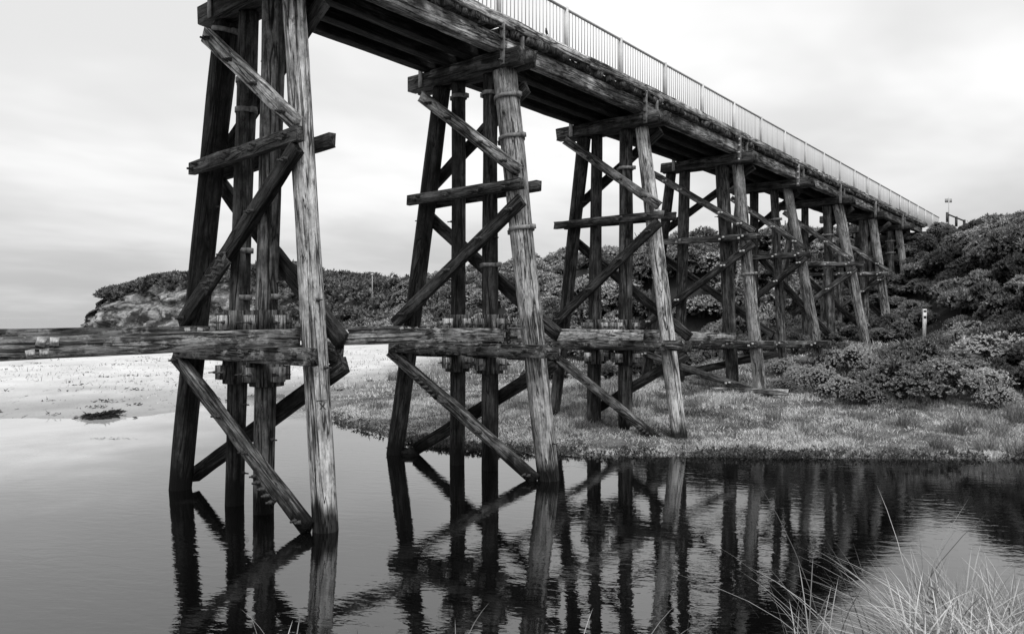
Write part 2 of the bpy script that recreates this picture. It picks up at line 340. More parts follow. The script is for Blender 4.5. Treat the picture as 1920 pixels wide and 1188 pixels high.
def pile_mesh(ln, r0, r1, lump=1.0, seg=18):
    n = max(10, int(ln / 0.28)); sd = random.random() * 99; V = []; bow = random.uniform(-0.05, 0.05)
    for i in range(n + 1):
        t = i / n; r = r0 + (r1 - r0) * t; bx = bow * math.sin(t * math.pi); by = bow * 0.6 * math.sin(t * 2.3)
        for j in range(seg):
            a = 2 * math.pi * j / seg; ca, sa = math.cos(a), math.sin(a)
            q = mnoise.noise((sd + ca * 1.2, sa * 1.2, t * ln * 0.5)) * 0.09 + mnoise.noise((sd + ca * 4, sa * 4, t * ln * 0.35)) * 0.05
            rr = r * (1 + q * lump); e = random.uniform(-0.05, 0.03) if i == n else 0
            V.append((ca * rr + bx, sa * rr + by, t * ln + e))
    V.append((bow * 0.0, 0, ln - 0.02)); idx = np.arange((n + 1) * seg).reshape(n + 1, seg); r_ = np.roll(idx, -1, 1)
    f = np.stack([idx[:-1], r_[:-1], r_[1:], idx[1:]], -1).reshape(-1, 4)
    t1 = np.array([((n + 1) * seg, n * seg + j, n * seg + (j + 1) % seg) for j in range(seg)])
    return V, [f, t1]
def tube_mesh(pts, rad, seg=8):
    V = []; pts = [Vector(p) for p in pts]
    for i, p in enumerate(pts):
        d = (pts[min(i + 1, len(pts) - 1)] - pts[max(i - 1, 0)]).normalized(); q = d.to_track_quat('Z', 'Y').to_matrix()
        r = rad[i] if hasattr(rad, '__len__') else rad
        for j in range(seg):
            a = 2 * math.pi * j / seg; V.append(p + q @ Vector((math.cos(a) * r, math.sin(a) * r, 0)))
    n = len(pts); idx = np.arange(n * seg).reshape(n, seg); r_ = np.roll(idx, -1, 1)
    f = np.stack([idx[:-1], r_[:-1], r_[1:], idx[1:]], -1).reshape(-1, 4); k = len(V); V += [pts[0], pts[-1]]
    t = [(k, (j + 1) % seg, j) for j in range(seg)] + [(k + 1, (n - 1) * seg + j, (n - 1) * seg + (j + 1) % seg) for j in range(seg)]
    return [tuple(v) for v in V], [f, np.array(t)]
def box_np(x0, x1, y0, y1, z0, z1):
    V = [(x0, y0, z0), (x1, y0, z0), (x1, y1, z0), (x0, y1, z0), (x0, y0, z1), (x1, y0, z1), (x1, y1, z1), (x0, y1, z1)]
    return V, np.array([(0, 3, 2, 1), (4, 5, 6, 7), (0, 1, 5, 4), (1, 2, 6, 5), (2, 3, 7, 6), (3, 0, 4, 7)])
def join_np(parts):
    V = []; Fs = []
    for v, f in parts:
        k = len(V); V += [tuple(q) for q in v]; Fs += [np.asarray(x) + k for x in (f if isinstance(f, list) else [f])]
    return V, Fs
def bolt_mesh(name, plate, nutr, stub, mat):
    pl = box_np(-0.012, 0.0, -plate, plate, -plate, plate); hx = []
    for x, r in ((-0.012, nutr), (-0.055, nutr)):
        hx += [(x, r * math.cos(k * math.pi / 3), r * math.sin(k * math.pi / 3)) for k in range(6)]
    hf = [np.array([(k, (k + 1) % 6, 6 + (k + 1) % 6, 6 + k) for k in range(6)]), np.array([[6, 7, 8, 9, 10, 11]])]
    st = box_np(-0.055 - stub, -0.055, -nutr * 0.45, nutr * 0.45, -nutr * 0.45, nutr * 0.45)
    V, Fs = join_np([pl, (hx, hf), st]); return mesh_np(name, V, Fs, mat)
ME_bolt = bolt_mesh('bolt', 0.035, 0.034, 0.05, M_iron)
ME_bolt_pale = bolt_mesh('bolt', 0.055, 0.04, 0.03, M_plate)
ME_peg = bolt_mesh('bolt', 0.03, 0.026, 0.09, M_iron)

bridge = bpy.data.objects.new('timber_trestle_bridge', None); C.objects.link(bridge)
BM = Matrix.Translation((4.5 * h, 3.45 * h, 0)); bridge.matrix_basis = BM; W[bridge.name] = BM
tag(bridge, 'long dark timber trestle footbridge on raking pile bents crossing the creek to the scrubby hill', 'bridge')
ZC = 2.612 * h                              # underside of the caps
DX = [2.208, 3.771, 5.62, 7.60, 9.42, 11.2, 13.15, 15.08]
DX = [d * h for d in DX]
X0 = 0.45 * h                              # the bent just outside the frame
far_bolts = []; BENT = [0]
def add_bolt(par, pos, pale=False, rot=None):
    if BENT[0] > 2: far_bolts.append(Vector(pos)); return None
    M = Matrix.Translation(pos) @ (rot or Matrix.Identity(4)) @ Matrix.Rotation(random.uniform(-0.3, 0.3), 4, 'X')
    return link('bolt', ME_bolt_pale if pale else ME_bolt, M, par)
def lerp(a, b, t): return a + (b - a) * t
def add_pile(ptop, pbot, wt, wb, X, tone, mat, zb=None, bands=(), pegs=0, name='pile'):
    a = unproj(*ptop, X); b = unproj(*pbot, X); d = (a - b)
    top = b + d * ((ZC - b.z) / d.z); g = H1(b.x, b.y); zz = min(g, 0) - 0.7 if zb is None else zb
    if b.z < zz + 0.3: zz = b.z - 0.5
    bot = b + d * ((zz - b.z) / d.z)
    Zt = a.x * CA + a.y * SA; Zb = b.x * CA + b.y * SA
    rt = wt / F * Zt / 2; rb = wb / F * Zb / 2
    V, Fs = pile_mesh((top - bot).length, rb, rt); M = frame(bot, top, Vector((0, 1, 0)))
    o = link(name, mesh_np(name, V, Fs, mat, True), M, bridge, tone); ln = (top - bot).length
    for yb in bands:                       # iron bands at photo heights
        t = (yb - pbot[1]) / (ptop[1] - pbot[1]); p = b + d * t; s = (p - bot).length / ln; r = lerp(rb, rt, s) * 1.07
        seg = 20; V = []
        for zz_ in (-0.045, 0.045):
            for rr in (r, r + 0.012): V += [(rr * math.cos(2*math.pi*j/seg), rr * math.sin(2*math.pi*j/seg), zz_) for j in range(seg)]
        q = np.arange(seg); q1 = (q + 1) % seg
        f = np.concatenate([np.stack([q+a_, q1+a_, q1+b_, q+b_], -1) for a_, b_ in ((seg, 3*seg), (3*seg, 2*seg), (2*seg, 0), (0, seg))])
        lug = box_np(-0.05, 0.06, -r - 0.085, -r + 0.01, -0.05, 0.05); lug2 = box_np(-0.05, 0.06, r - 0.01, r + 0.085, -0.05, 0.05)
        V, Fs = join_np([(V, f), lug, lug2]); MM = M.copy(); MM.translation = p
        link('iron_band', mesh_np('iron_band', V, Fs, M_band), MM, o)
    for k in range(pegs):
        t = random.uniform(0.12, 0.95); p = bot + (top - bot) * t; r = lerp(rb, rt, t) * 0.97; s = random.choice((-1, 1)) * (1 if random.random() < .8 else .5)
        ang = math.atan2(s, -0.25); Rz = Matrix.Rotation(math.atan2(s * 0.97, 0.25 * random.uniform(-1, 1)) - math.pi, 4, 'Z')
        dirv = (Rz @ Vector((-1, 0, 0))); link('bolt', ME_peg, Matrix.Translation(p + dirv * r) @ Rz, o)
    return dict(o=o, bot=bot, top=top, rb=rb, rt=rt, ln=ln)
def pile_at(P, z):
    t = (z - P['bot'].z) / (P['top'].z - P['bot'].z); return P['bot'] + (P['top'] - P['bot']) * t, lerp(P['rb'], P['rt'], t)
def brace(name, a, b, X, side, wid, thick, tone, piles=(), bolts=True, rough=1.3, mat=None):
    off = (0.235 + thick / 2) * side; p = unproj(*a, X + off); q = unproj(*b, X + off)
    o = beam(name, p, q, wid, thick, (1, 0, 0), mat or M_wood, bridge, tone, rough, 0.03)
    if bolts and side < 0:
        d = q - p
        for P in piles:                    # bolted where it crosses a pile
            # solve crossing in the y,z plane
            b0, b1 = P['bot'], P['top']; ey, ez = b1.y - b0.y, b1.z - b0.z; den = d.y * ez - d.z * ey
            if abs(den) < 1e-6: continue
            t = ((b0.y - p.y) * ez - (b0.z - p.z) * ey) / den
            if -0.03 < t < 1.03:
                t = min(max(t, 0.035), 0.965); c = p + d * t
                for s in (-1, 1):
                    add_bolt(o, c + d.normalized() * (0.07 * s) + Vector((-thick / 2 - 0.002, 0, 0.035 * s)))
    return o
B = [
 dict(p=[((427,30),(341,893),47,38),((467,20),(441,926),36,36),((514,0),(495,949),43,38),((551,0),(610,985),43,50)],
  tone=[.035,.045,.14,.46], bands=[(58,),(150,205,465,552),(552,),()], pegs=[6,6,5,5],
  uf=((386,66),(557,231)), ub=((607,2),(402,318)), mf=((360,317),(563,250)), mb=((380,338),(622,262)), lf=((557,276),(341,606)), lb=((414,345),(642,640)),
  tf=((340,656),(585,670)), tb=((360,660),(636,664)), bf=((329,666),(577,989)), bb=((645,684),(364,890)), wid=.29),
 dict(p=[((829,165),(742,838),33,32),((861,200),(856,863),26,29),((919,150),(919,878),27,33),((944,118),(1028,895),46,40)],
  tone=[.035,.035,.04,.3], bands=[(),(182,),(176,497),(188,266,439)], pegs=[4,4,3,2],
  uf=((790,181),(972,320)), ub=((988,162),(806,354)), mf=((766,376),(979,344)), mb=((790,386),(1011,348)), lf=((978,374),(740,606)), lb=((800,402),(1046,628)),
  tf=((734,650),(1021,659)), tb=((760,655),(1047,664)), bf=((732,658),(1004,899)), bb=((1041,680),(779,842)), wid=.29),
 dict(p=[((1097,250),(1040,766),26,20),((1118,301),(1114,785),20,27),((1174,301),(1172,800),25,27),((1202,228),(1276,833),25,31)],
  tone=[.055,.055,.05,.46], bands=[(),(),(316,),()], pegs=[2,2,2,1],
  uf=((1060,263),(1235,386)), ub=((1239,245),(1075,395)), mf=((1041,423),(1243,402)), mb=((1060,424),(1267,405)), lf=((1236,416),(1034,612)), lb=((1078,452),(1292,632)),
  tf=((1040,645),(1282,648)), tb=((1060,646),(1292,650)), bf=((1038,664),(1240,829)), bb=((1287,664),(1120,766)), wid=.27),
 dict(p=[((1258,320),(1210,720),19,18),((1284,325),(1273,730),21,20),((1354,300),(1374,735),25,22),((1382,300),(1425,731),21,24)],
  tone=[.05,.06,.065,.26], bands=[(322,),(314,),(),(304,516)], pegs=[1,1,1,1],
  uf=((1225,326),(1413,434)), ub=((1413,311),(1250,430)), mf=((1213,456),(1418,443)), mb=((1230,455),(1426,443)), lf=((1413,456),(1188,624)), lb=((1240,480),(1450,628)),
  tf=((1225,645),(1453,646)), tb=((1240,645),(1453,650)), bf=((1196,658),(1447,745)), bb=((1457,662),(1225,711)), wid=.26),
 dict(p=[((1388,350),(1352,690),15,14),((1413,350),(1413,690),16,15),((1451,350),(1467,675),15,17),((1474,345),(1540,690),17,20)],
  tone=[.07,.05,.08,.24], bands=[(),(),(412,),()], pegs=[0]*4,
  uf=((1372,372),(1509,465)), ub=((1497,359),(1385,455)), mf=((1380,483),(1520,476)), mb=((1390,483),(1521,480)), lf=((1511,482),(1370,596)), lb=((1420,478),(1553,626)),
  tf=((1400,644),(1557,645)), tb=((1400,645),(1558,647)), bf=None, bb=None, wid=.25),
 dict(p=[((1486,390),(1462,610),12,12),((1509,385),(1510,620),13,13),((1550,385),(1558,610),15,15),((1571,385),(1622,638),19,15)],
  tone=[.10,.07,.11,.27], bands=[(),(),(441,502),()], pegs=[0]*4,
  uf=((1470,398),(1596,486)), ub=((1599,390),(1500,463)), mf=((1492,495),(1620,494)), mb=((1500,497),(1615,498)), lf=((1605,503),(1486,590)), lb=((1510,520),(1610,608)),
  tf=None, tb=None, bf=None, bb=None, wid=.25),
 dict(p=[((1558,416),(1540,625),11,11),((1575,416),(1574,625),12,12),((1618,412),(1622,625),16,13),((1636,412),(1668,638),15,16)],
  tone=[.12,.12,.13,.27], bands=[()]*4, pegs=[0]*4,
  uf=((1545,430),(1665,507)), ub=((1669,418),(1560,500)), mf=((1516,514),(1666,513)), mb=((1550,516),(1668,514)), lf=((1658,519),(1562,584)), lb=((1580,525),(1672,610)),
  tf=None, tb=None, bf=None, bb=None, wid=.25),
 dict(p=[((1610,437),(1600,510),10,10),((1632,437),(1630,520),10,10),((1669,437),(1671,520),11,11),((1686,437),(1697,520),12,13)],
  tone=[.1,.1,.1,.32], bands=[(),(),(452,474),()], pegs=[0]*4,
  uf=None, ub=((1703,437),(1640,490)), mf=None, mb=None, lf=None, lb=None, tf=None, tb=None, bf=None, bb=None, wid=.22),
]
ME_blk = mesh_np('splice_block', *[(v, [f]) for v, f in [box_np(-0.09, 0.09, -0.1, 0.1, -0.13, 0.13)]][0], M_pale)
ALLP = []
for i, (b, X) in enumerate(zip(B, DX)):
    ps = []; BENT[0] = i
    for k, ((pt, pb, wt, wb), tn, bd, pg) in enumerate(zip(b['p'], b['tone'], b['bands'], b['pegs'])):
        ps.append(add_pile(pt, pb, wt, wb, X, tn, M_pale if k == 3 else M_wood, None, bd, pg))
    ALLP.append(ps); wd = b['wid']; dk = 0.085 if i < 5 else 0.15
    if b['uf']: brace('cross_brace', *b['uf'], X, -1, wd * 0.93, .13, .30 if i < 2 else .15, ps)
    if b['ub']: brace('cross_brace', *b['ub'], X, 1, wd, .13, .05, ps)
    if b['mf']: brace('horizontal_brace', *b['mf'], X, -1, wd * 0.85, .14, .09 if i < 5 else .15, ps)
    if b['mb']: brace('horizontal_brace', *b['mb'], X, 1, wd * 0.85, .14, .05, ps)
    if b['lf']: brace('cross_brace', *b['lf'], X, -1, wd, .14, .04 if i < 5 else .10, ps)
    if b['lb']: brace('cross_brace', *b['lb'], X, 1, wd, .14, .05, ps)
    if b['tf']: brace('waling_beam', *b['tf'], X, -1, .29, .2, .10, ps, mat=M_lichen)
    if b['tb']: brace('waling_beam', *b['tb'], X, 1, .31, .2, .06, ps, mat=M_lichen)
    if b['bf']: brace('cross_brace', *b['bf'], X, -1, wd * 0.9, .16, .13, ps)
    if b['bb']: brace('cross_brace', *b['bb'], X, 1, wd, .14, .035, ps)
    # twin caps on the pile heads
    ye = 2.94 * h; yf_ = 3.945 * h
    for s in (-1, 1):
        beam('pile_cap', (X + s * .158, ye + (0.0 if s < 0 else -0.1) + random.uniform(-.03, .03), ZC + .185), (X + s * .158, yf_ + random.uniform(-.1, .05), ZC + .185), .365, .30, (1, 0, 0), M_wood, bridge, .07, 1.6, .05)
    # splice blocks clamped round the inner piles above and below the walings
    if i < 3:
        for P in ps[1:3]:
            zw = [0.866, .85, .815][i] * h; 
            for zc, extra in ((zw + .40, 0.0), (zw - .52, 0.0)):
                c, r = pile_at(P, zc)
                for a in range(8):
                    an = a * math.pi / 4 + .39; Mq = Matrix.Translation(c + Vector((math.cos(an), math.sin(an), 0)) * (r + .05)) @ Matrix.Rotation(an, 4, 'Z')
                    v, f = box_np(-.06, .05, -.085, .085, -.22, .22); link('packer', mesh_np('packer', v, [f], M_wood), Mq, P['o'], .10)
                for a in range(4):
                    an = a * math.pi / 2 + math.pi; Mq = Matrix.Translation(c + Vector((math.cos(an), math.sin(an), 0)) * (r + .15)) @ Matrix.Rotation(an, 4, 'Z')
                    link('splice_block', ME_blk, Mq, P['o'], random.uniform(.26, .4))
                    for s in ((-1, 1) if a in (0, 1) else ()):
                        q = Matrix.Rotation(an, 4, 'Z') @ Vector((.06, s * .12, 0)); link('bolt', ME_peg, Matrix.Translation(c + Vector((math.cos(an), math.sin(an), 0)) * (r + .15) + q) @ Matrix.Rotation(an + math.pi, 4, 'Z'), P['o'])
    # vertical strap from girder to cap at the near end
    yS = 3.055 * h
    st = beam('hanger_strap', (X - .33, yS, ZC + .02), (X - .33, yS, ZC + .95), .13, .03, (1, 0, 0), M_band, bridge, .4, .2, .005)
    st2 = beam('hanger_strap', (X + .42, yS + .03, ZC + .42), (X + .42, yS + .03, ZC + .85), .10, .03, (1, 0, 0), M_band, bridge, .3, .2, .005)
    if i < 5:
        for zz in (.1, .35, .6, .82): add_bolt(st, Vector((X - .348, yS, ZC + zz)))
    beam('hanger_strap', (X - .33, 3.80 * h, ZC + .02), (X - .33, 3.80 * h, ZC + .85), .13, .03, (1, 0, 0), M_band, bridge, .2, .2, .005)
v0, f0 = box_np(-.06, 0, -.035, .035, -.035, .035); V, Fs = join_np([([tuple(Vector(q) + p) for q in v0], f0) for p in far_bolts])
o = link('bolts', mesh_np('bolts', V, Fs, M_plate), None, bridge); o['kind'] = 'stuff'; BENT[0] = 0
# cleats doubling the braces
def cleat(a, b, X, off, w, t, tone):
    o = beam('cleat', unproj(*a, X + off), unproj(*b, X + off), w, t, (1, 0, 0), M_wood, bridge, tone, 2.5, .05)
    pa, pb = unproj(*a, X + off), unproj(*b, X + off)
    for k in (.15, .38, .62, .85):
        for s in (-1, 1): add_bolt(o, pa.lerp(pb, k) + Vector((-t / 2 - .002, .04 * s, .05 * s)))
cleat((385, 545), (425, 485), DX[0], -.235 - .16, .24, .05, .10)
cleat((478, 890), (515, 942), DX[0], -.235 - .19, .17, .06, .09)
cleat((782, 708), (818, 742), DX[1], -.235 - .19, .17, .06, .05)
cleat((1194, 800), (1222, 818), DX[2], -.235 - .19, .12, .06, .2)
# longitudinal walings resting on the transverse ones, bay by bay
zl = [.833, .862, .85, .815, .76, .735]; xs = [X0] + DX[:5]
for i in range(4):
    for y_, tn in ((3.15 * h, .27 if i > 0 else .15), (3.96 * h, .1)):
        xa, xb = xs[i] - (.5 if i else 1.5), xs[i + 1] + .02
        if i: xa = xs[i] + .28
        za, zb = zl[i] * h, zl[i + 1] * h
        if y_ > 3.5 * h: za, zb = max(za, .862 * h) if i < 2 else za + .03, zb + .03
        if y_ > 3.5 * h: xa -= .3; xb += .5
        o = beam('waling_beam', (xa, y_, za + .155), (xb, y_, zb + .155), .30, .17, (0, 1, 0), M_lichen, bridge, tn, 1.0, .02)
        if i < 3:
            Rz = Matrix.Rotation(math.pi / 2, 4, 'Z'); L_ = xb - xa
            for kx in ((.35, .62) if i else (.47 * L_, .47 * L_ + .16)) + ((L_ - 1.1, L_ - .85, L_ - .6) if y_ > 3.5 * h else ()):
                for s in (-1, 1):
                    t = kx / L_; add_bolt(o, Vector((xa + kx + (.06 * s), y_ - .09, lerp(za, zb, t) + .155 + .075 * s)), True, Rz)
# old short stump boards at foot of bents
beam('ground_sill', (DX[3] - .4, 2.55 * h, .95), (DX[3] - .4, 3.9 * h, .80), .22, .12, (1, 0, 0), M_wood, bridge, .25)
beam('ground_sill', (DX[6] - .35, 2.68 * h, 2.32), (DX[6] - .35, 2.95 * h, 2.32), .3, .2, (1, 0, 0), M_wood, bridge, .2)
# girders
GY = [3.132 * h, 3.35 * h, 3.55 * h, 3.745 * h]; zg0, zg1 = ZC + .372, ZC + .372 + .375
xs = [X0] + DX + [16.95 * h]
for i in range(len(xs) - 1):
    for k, y_ in enumerate(GY):
        beam('girder', (xs[i] + .01, y_ + random.uniform(-.01, .01), (zg0 + zg1) / 2), (xs[i + 1] - .01, y_ + random.uniform(-.01, .01), (zg0 + zg1) / 2), .37, .29, (0, 1, 0), M_wood, bridge,   .22 if k == 0 else .02, 1.2, .01)  # inner girders toned near black, painting in the shade under the deck
# deck planks, uneven ends, some missing bits
zp = zg1 + .005; x = X0 - .3; pm = []
for v in range(12):
    ln = (3.815 - 3.045) * h; L2 = 0.06 * random.random() + (.1 if v in (3, 8) else 0); wdt = random.uniform(.225, .262); n = 1
    V, f = box_np(-wdt / 2, wdt / 2, L2, ln + random.uniform(-.08, .08), 0, random.uniform(.14, .165)); V = [(a + random.uniform(-.012, .012), b_ + (random.uniform(-.04, .04) if b_ < 1 else 0), c + random.uniform(-.012, .006) if c > .1 else c + random.uniform(0, .02)) for a, b_, c in V]
    pm.append(mesh_np('deck_plank', V, [f], M_wood))
while x < 16.95 * h:
    if random.random() > .045:
        link('deck_plank', random.choice(pm), Matrix.Translation((x, 3.045 * h, zp)), bridge, random.uniform(.03, .12))
    x += .275
# kerbs
zk = zp + .165
for y_ in (3.075 * h, 3.79 * h):
    x = X0 - .4
    while x < 17 * h:
        ln = random.uniform(4.2, 5.6); xe = min(x + ln, 17.2 * h)
        beam('kerb_beam', (x, y_ + random.uniform(-.012, .012), zk + .115 + random.uniform(-.008, .008)), (xe - .012, y_ + random.uniform(-.012, .012), zk + .115 + random.uniform(-.008, .008)), .225, .2, (0, 1, 0), M_wood, bridge, .26, 1.4, .012); x = xe
        if xe >= 17.2 * h: break
# railing, near side and far side
zt = 3.225 * h; ME_bal = mesh_np('baluster', *[(v, [f]) for v, f in [box_np(-.008, .008, -.008, .008, 0, zt - zk - .12)]][0], M_galv)
nb = 0; rest = []
pv, pf = box_np(-.035, .035, -.045, .045, 0, zt - zk + .05); ME_post = mesh_np('railing_post', pv, [pf], M_galv_lt)
k0, k1 = -5, 19
for side, yR in ((0, 3.10 * h), (1, 3.765 * h)):
    for k in range(k0, k1):
        xa = 4.45 * h + .755 * h * k; xb = xa + .755 * h
        zf = zk + .02 if xa < 16.4 * h else zk - .03
        V, Fs = tube_mesh([(xa, 0, 0), (xb, 0, 0)], .036, 10); ra = link('handrail', mesh_np('handrail', V, Fs, M_galv, True), Matrix.Translation((0, yR, zt)), bridge)
        link('railing_post', ME_post, Matrix.Translation((xa, yR, zk)), bridge)
        v, f = box_np(xa + .04, xb - .04, -.012, .012, -.02, .02)
        link('bottom_rail', mesh_np('bottom_rail', v, [f], M_galv), Matrix.Translation((0, yR, zk + .1)), ra)
        for q in range(18):
            xq = lerp(xa, xb, (q + 1) / 19)
            if side == 0 and k >= -1 and nb < 300:
                link('baluster', ME_bal, Matrix.Translation((xq, yR, zk + .1)), ra); nb += 1
            elif side == 0 or q % 1 == 0: rest.append((xq, yR))
parts = [box_np(a - .008, a + .008, b_ - .008, b_ + .008, zk + .1, zt - .02) for a, b_ in rest]
V, Fs = join_np(parts); o = link('balusters', mesh_np('balusters', V, Fs, M_galv), None, bridge); o['kind'] = 'stuff'
# the bent just outside the frame that carries the first span
for k, (dy, tn) in enumerate(((4.1, .08), (3.62, .08), (3.38, .1), (3.0, .4))):
    tp = Vector((X0, [3.7, 3.55, 3.36, 3.13][k] * h, ZC)); bt = Vector((X0, [4.2, 3.64, 3.36, 2.9][k] * h, -.7))
    V, Fs = pile_mesh((tp - bt).length, .22, .19); link('pile', mesh_np('pile', V, Fs, M_pale if k == 3 else M_wood, True), frame(bt, tp, Vector((0, 1, 0))), bridge, tn)
for s in (-1, 1): beam('pile_cap', (X0 + s * .158, 2.88 * h, ZC + .185), (X0 + s * .158, 3.97 * h, ZC + .185), .365, .30, (1, 0, 0), M_wood, bridge, .07, 1.6, .05)
beam('waling_beam', (X0 - .35, 2.85 * h, .82 * h), (X0 - .35, 4.2 * h, .82 * h), .31, .2, (1, 0, 0), M_lichen, bridge, .15)
# the cross carved into the nearest pile
Pn = ALLP[0][3]
def on_pile(px, py):
    u = (px - 960) / F; v = (597 - py) / F; c, r = pile_at(Pn, h + v * 3.6 * h)
    dv = Vector((CA + u * SA, SA - u * CA, v)); o_ = Vector((0, 0, h)) - c; A_ = dv.x ** 2 + dv.y ** 2; B_ = o_.x * dv.x + o_.y * dv.y; C_ = o_.x ** 2 + o_.y ** 2 - (r * 1.03) ** 2
    disc = max(B_ * B_ - A_ * C_, 0); t = (-B_ - math.sqrt(disc)) / A_; return Vector((0, 0, h)) + dv * t
for a, b_ in (((593, 751), (613, 750)), ((599, 754), (611, 767)), ((610, 754), (600, 767))):
    pts = [on_pile(lerp(a[0], b_[0], t), lerp(a[1], b_[1], t)) for t in np.linspace(0, 1, 6)]
    V, Fs = tube_mesh(pts, .006, 5); link('carved_cross_stroke', mesh_np('carved_cross_stroke', V, Fs, M_black), None, Pn['o'])

# ------------------------------------------------------------------ plants
def rosettes(P, D, n, ll, lw, spread, jit=0.35, droop=0.0):
    """n leaves round each shoot point P with direction D"""
    m = len(P); P = np.repeat(P, n, 0); D = np.repeat(D, n, 0); k = m * n
    D = D / np.linalg.norm(D, axis=1, keepdims=True); r = rng.normal(size=(k, 3)); t = r - (r * D).sum(1, keepdims=True) * D
    t /= np.linalg.norm(t, axis=1, keepdims=True) + 1e-9
    s = spread * (1 + jit * rng.normal(size=(k, 1))); d = D + t * s; d[:, 2] -= droop; d /= np.linalg.norm(d, axis=1, keepdims=True)
    sd_ = np.cross(d, D + 0.2 * r); sd_ /= np.linalg.norm(sd_, axis=1, keepdims=True) + 1e-9
    l = ll * (1 + 0.3 * rng.normal(size=(k, 1))); w_ = lw * (1 + 0.2 * rng.normal(size=(k, 1)))
    tip = P + d * l; mid = P + d * l * 0.55 + np.cross(sd_, d) * l * 0.06
    V = np.stack([P, mid - sd_ * w_ / 2, tip, mid + sd_ * w_ / 2], 1).reshape(-1, 3)
    return V, np.arange(k * 4).reshape(k, 4)
def lobes(nl, flat, rx=1.0):
    c = []
    for i in range(nl):
        a = rng.uniform(0, 2 * math.pi); q = math.sqrt(rng.uniform(0, 1)) * 0.68; z = flat * (1 - q * q) * rng.uniform(0.45, 0.8)
        c.append((math.cos(a) * q * rx, math.sin(a) * q, z, rng.uniform(0.26, 0.44)))
    return np.array(c)
def shrub_mesh(name, mat, nl, shoots, n, ll, lw, spread, flat=0.8, inner=0.25, updir=0.4, low=0.0, infill=1.0):
    lb = lobes(nl, flat); P = []; D = []
    tot = 0
    while tot < shoots:
        i = rng.integers(0, nl, 4000); d = rng.normal(size=(4000, 3)); d /= np.linalg.norm(d, axis=1, keepdims=True); d[:, 2] = np.where(d[:, 2] < -0.35, -d[:, 2], d[:, 2])
        rr = lb[i, 3:4] * (1 + 0.12 * rng.normal(size=(4000, 1))); inn = rng.random(4000) < inner; rr[inn] *= rng.uniform(.4, .9, (inn.sum(), 1))
        sz = np.array([1, 1, .8]); p = lb[i, :3] + d * rr * sz
        ds = np.linalg.norm((p[:, None, :] - lb[None, :, :3]) / sz, axis=2) / lb[None, :, 3]; ok = ((ds < 0.82).sum(1) <= (inn * 9)) & (p[:, 2] > low)
        P.append(p[ok]); D.append(d[ok] + np.array([0, 0, updir])); tot += ok.sum()
    P = np.concatenate(P)[:shoots]; D = np.concatenate(D)[:shoots]
    V, f = rosettes(P, D, n, ll, lw, spread)
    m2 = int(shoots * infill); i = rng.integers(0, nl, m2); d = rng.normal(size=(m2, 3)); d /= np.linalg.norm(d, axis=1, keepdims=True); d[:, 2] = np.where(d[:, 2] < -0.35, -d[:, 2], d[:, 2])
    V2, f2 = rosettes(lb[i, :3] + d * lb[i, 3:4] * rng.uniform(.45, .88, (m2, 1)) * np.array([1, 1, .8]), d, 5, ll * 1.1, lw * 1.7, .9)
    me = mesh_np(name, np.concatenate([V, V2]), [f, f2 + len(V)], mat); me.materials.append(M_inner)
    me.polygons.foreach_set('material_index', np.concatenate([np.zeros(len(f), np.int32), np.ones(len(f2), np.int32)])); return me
def stem_mesh(n, ht):
    parts = []
    for i in range(n):
        a = rng.uniform(0, 6.28); q = rng.uniform(.15, .75); p1 = Vector((math.cos(a) * q * .4, math.sin(a) * q * .4, ht * .5)); p2 = Vector((math.cos(a) * q, math.sin(a) * q, ht))
        parts.append(tube_mesh([(0, 0, -.25), p1, p2], [.05, .035, .012], 5))
    V, Fs = join_np(parts); return mesh_np('stem', V, Fs, M_twig)
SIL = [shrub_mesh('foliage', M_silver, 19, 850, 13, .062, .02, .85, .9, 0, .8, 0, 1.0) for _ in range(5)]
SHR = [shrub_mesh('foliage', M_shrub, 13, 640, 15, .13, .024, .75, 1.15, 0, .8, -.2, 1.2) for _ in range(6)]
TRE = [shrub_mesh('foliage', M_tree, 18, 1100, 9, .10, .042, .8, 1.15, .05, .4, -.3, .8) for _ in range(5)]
STM = [stem_mesh(9, q) for q in (.6, .75, 1.05, 1.2)]
def put(name, me, x, y, r, hz, label, cat, group, sink=0.05, z=None, stem=True):
    z = H1(x, y) if z is None else z
    M = Matrix.Translation((x, y, z - sink)) @ Matrix.Rotation(random.uniform(0, 6.28), 4, 'Z') @ Matrix.Diagonal((r * random.uniform(.88, 1.12), r * random.uniform(.88, 1.12), hz, 1))
    e = bpy.data.objects.new(name, None); C.objects.link(e); Mt = Matrix.Translation((x, y, z)); e.matrix_basis = Mt; W[e.name] = Mt
    tag(e, label, cat, group); link('foliage', me, M, e)
    if stem: link('stem', random.choice(STM), M, e)
    return e
MK = ground_hit(1733, 640) or (10.1 * h, 1.82 * h, 2.4, 31.5)
awayMK = lambda x, y: ~((np.hypot(x - MK[0], y - MK[1]) < 1.7) | ((np.abs(x * MK[1] - y * MK[0]) / math.hypot(MK[0], MK[1]) < .8) & (np.hypot(x, y) < math.hypot(MK[0], MK[1])) & (np.hypot(x, y) > math.hypot(MK[0], MK[1]) - 4)))
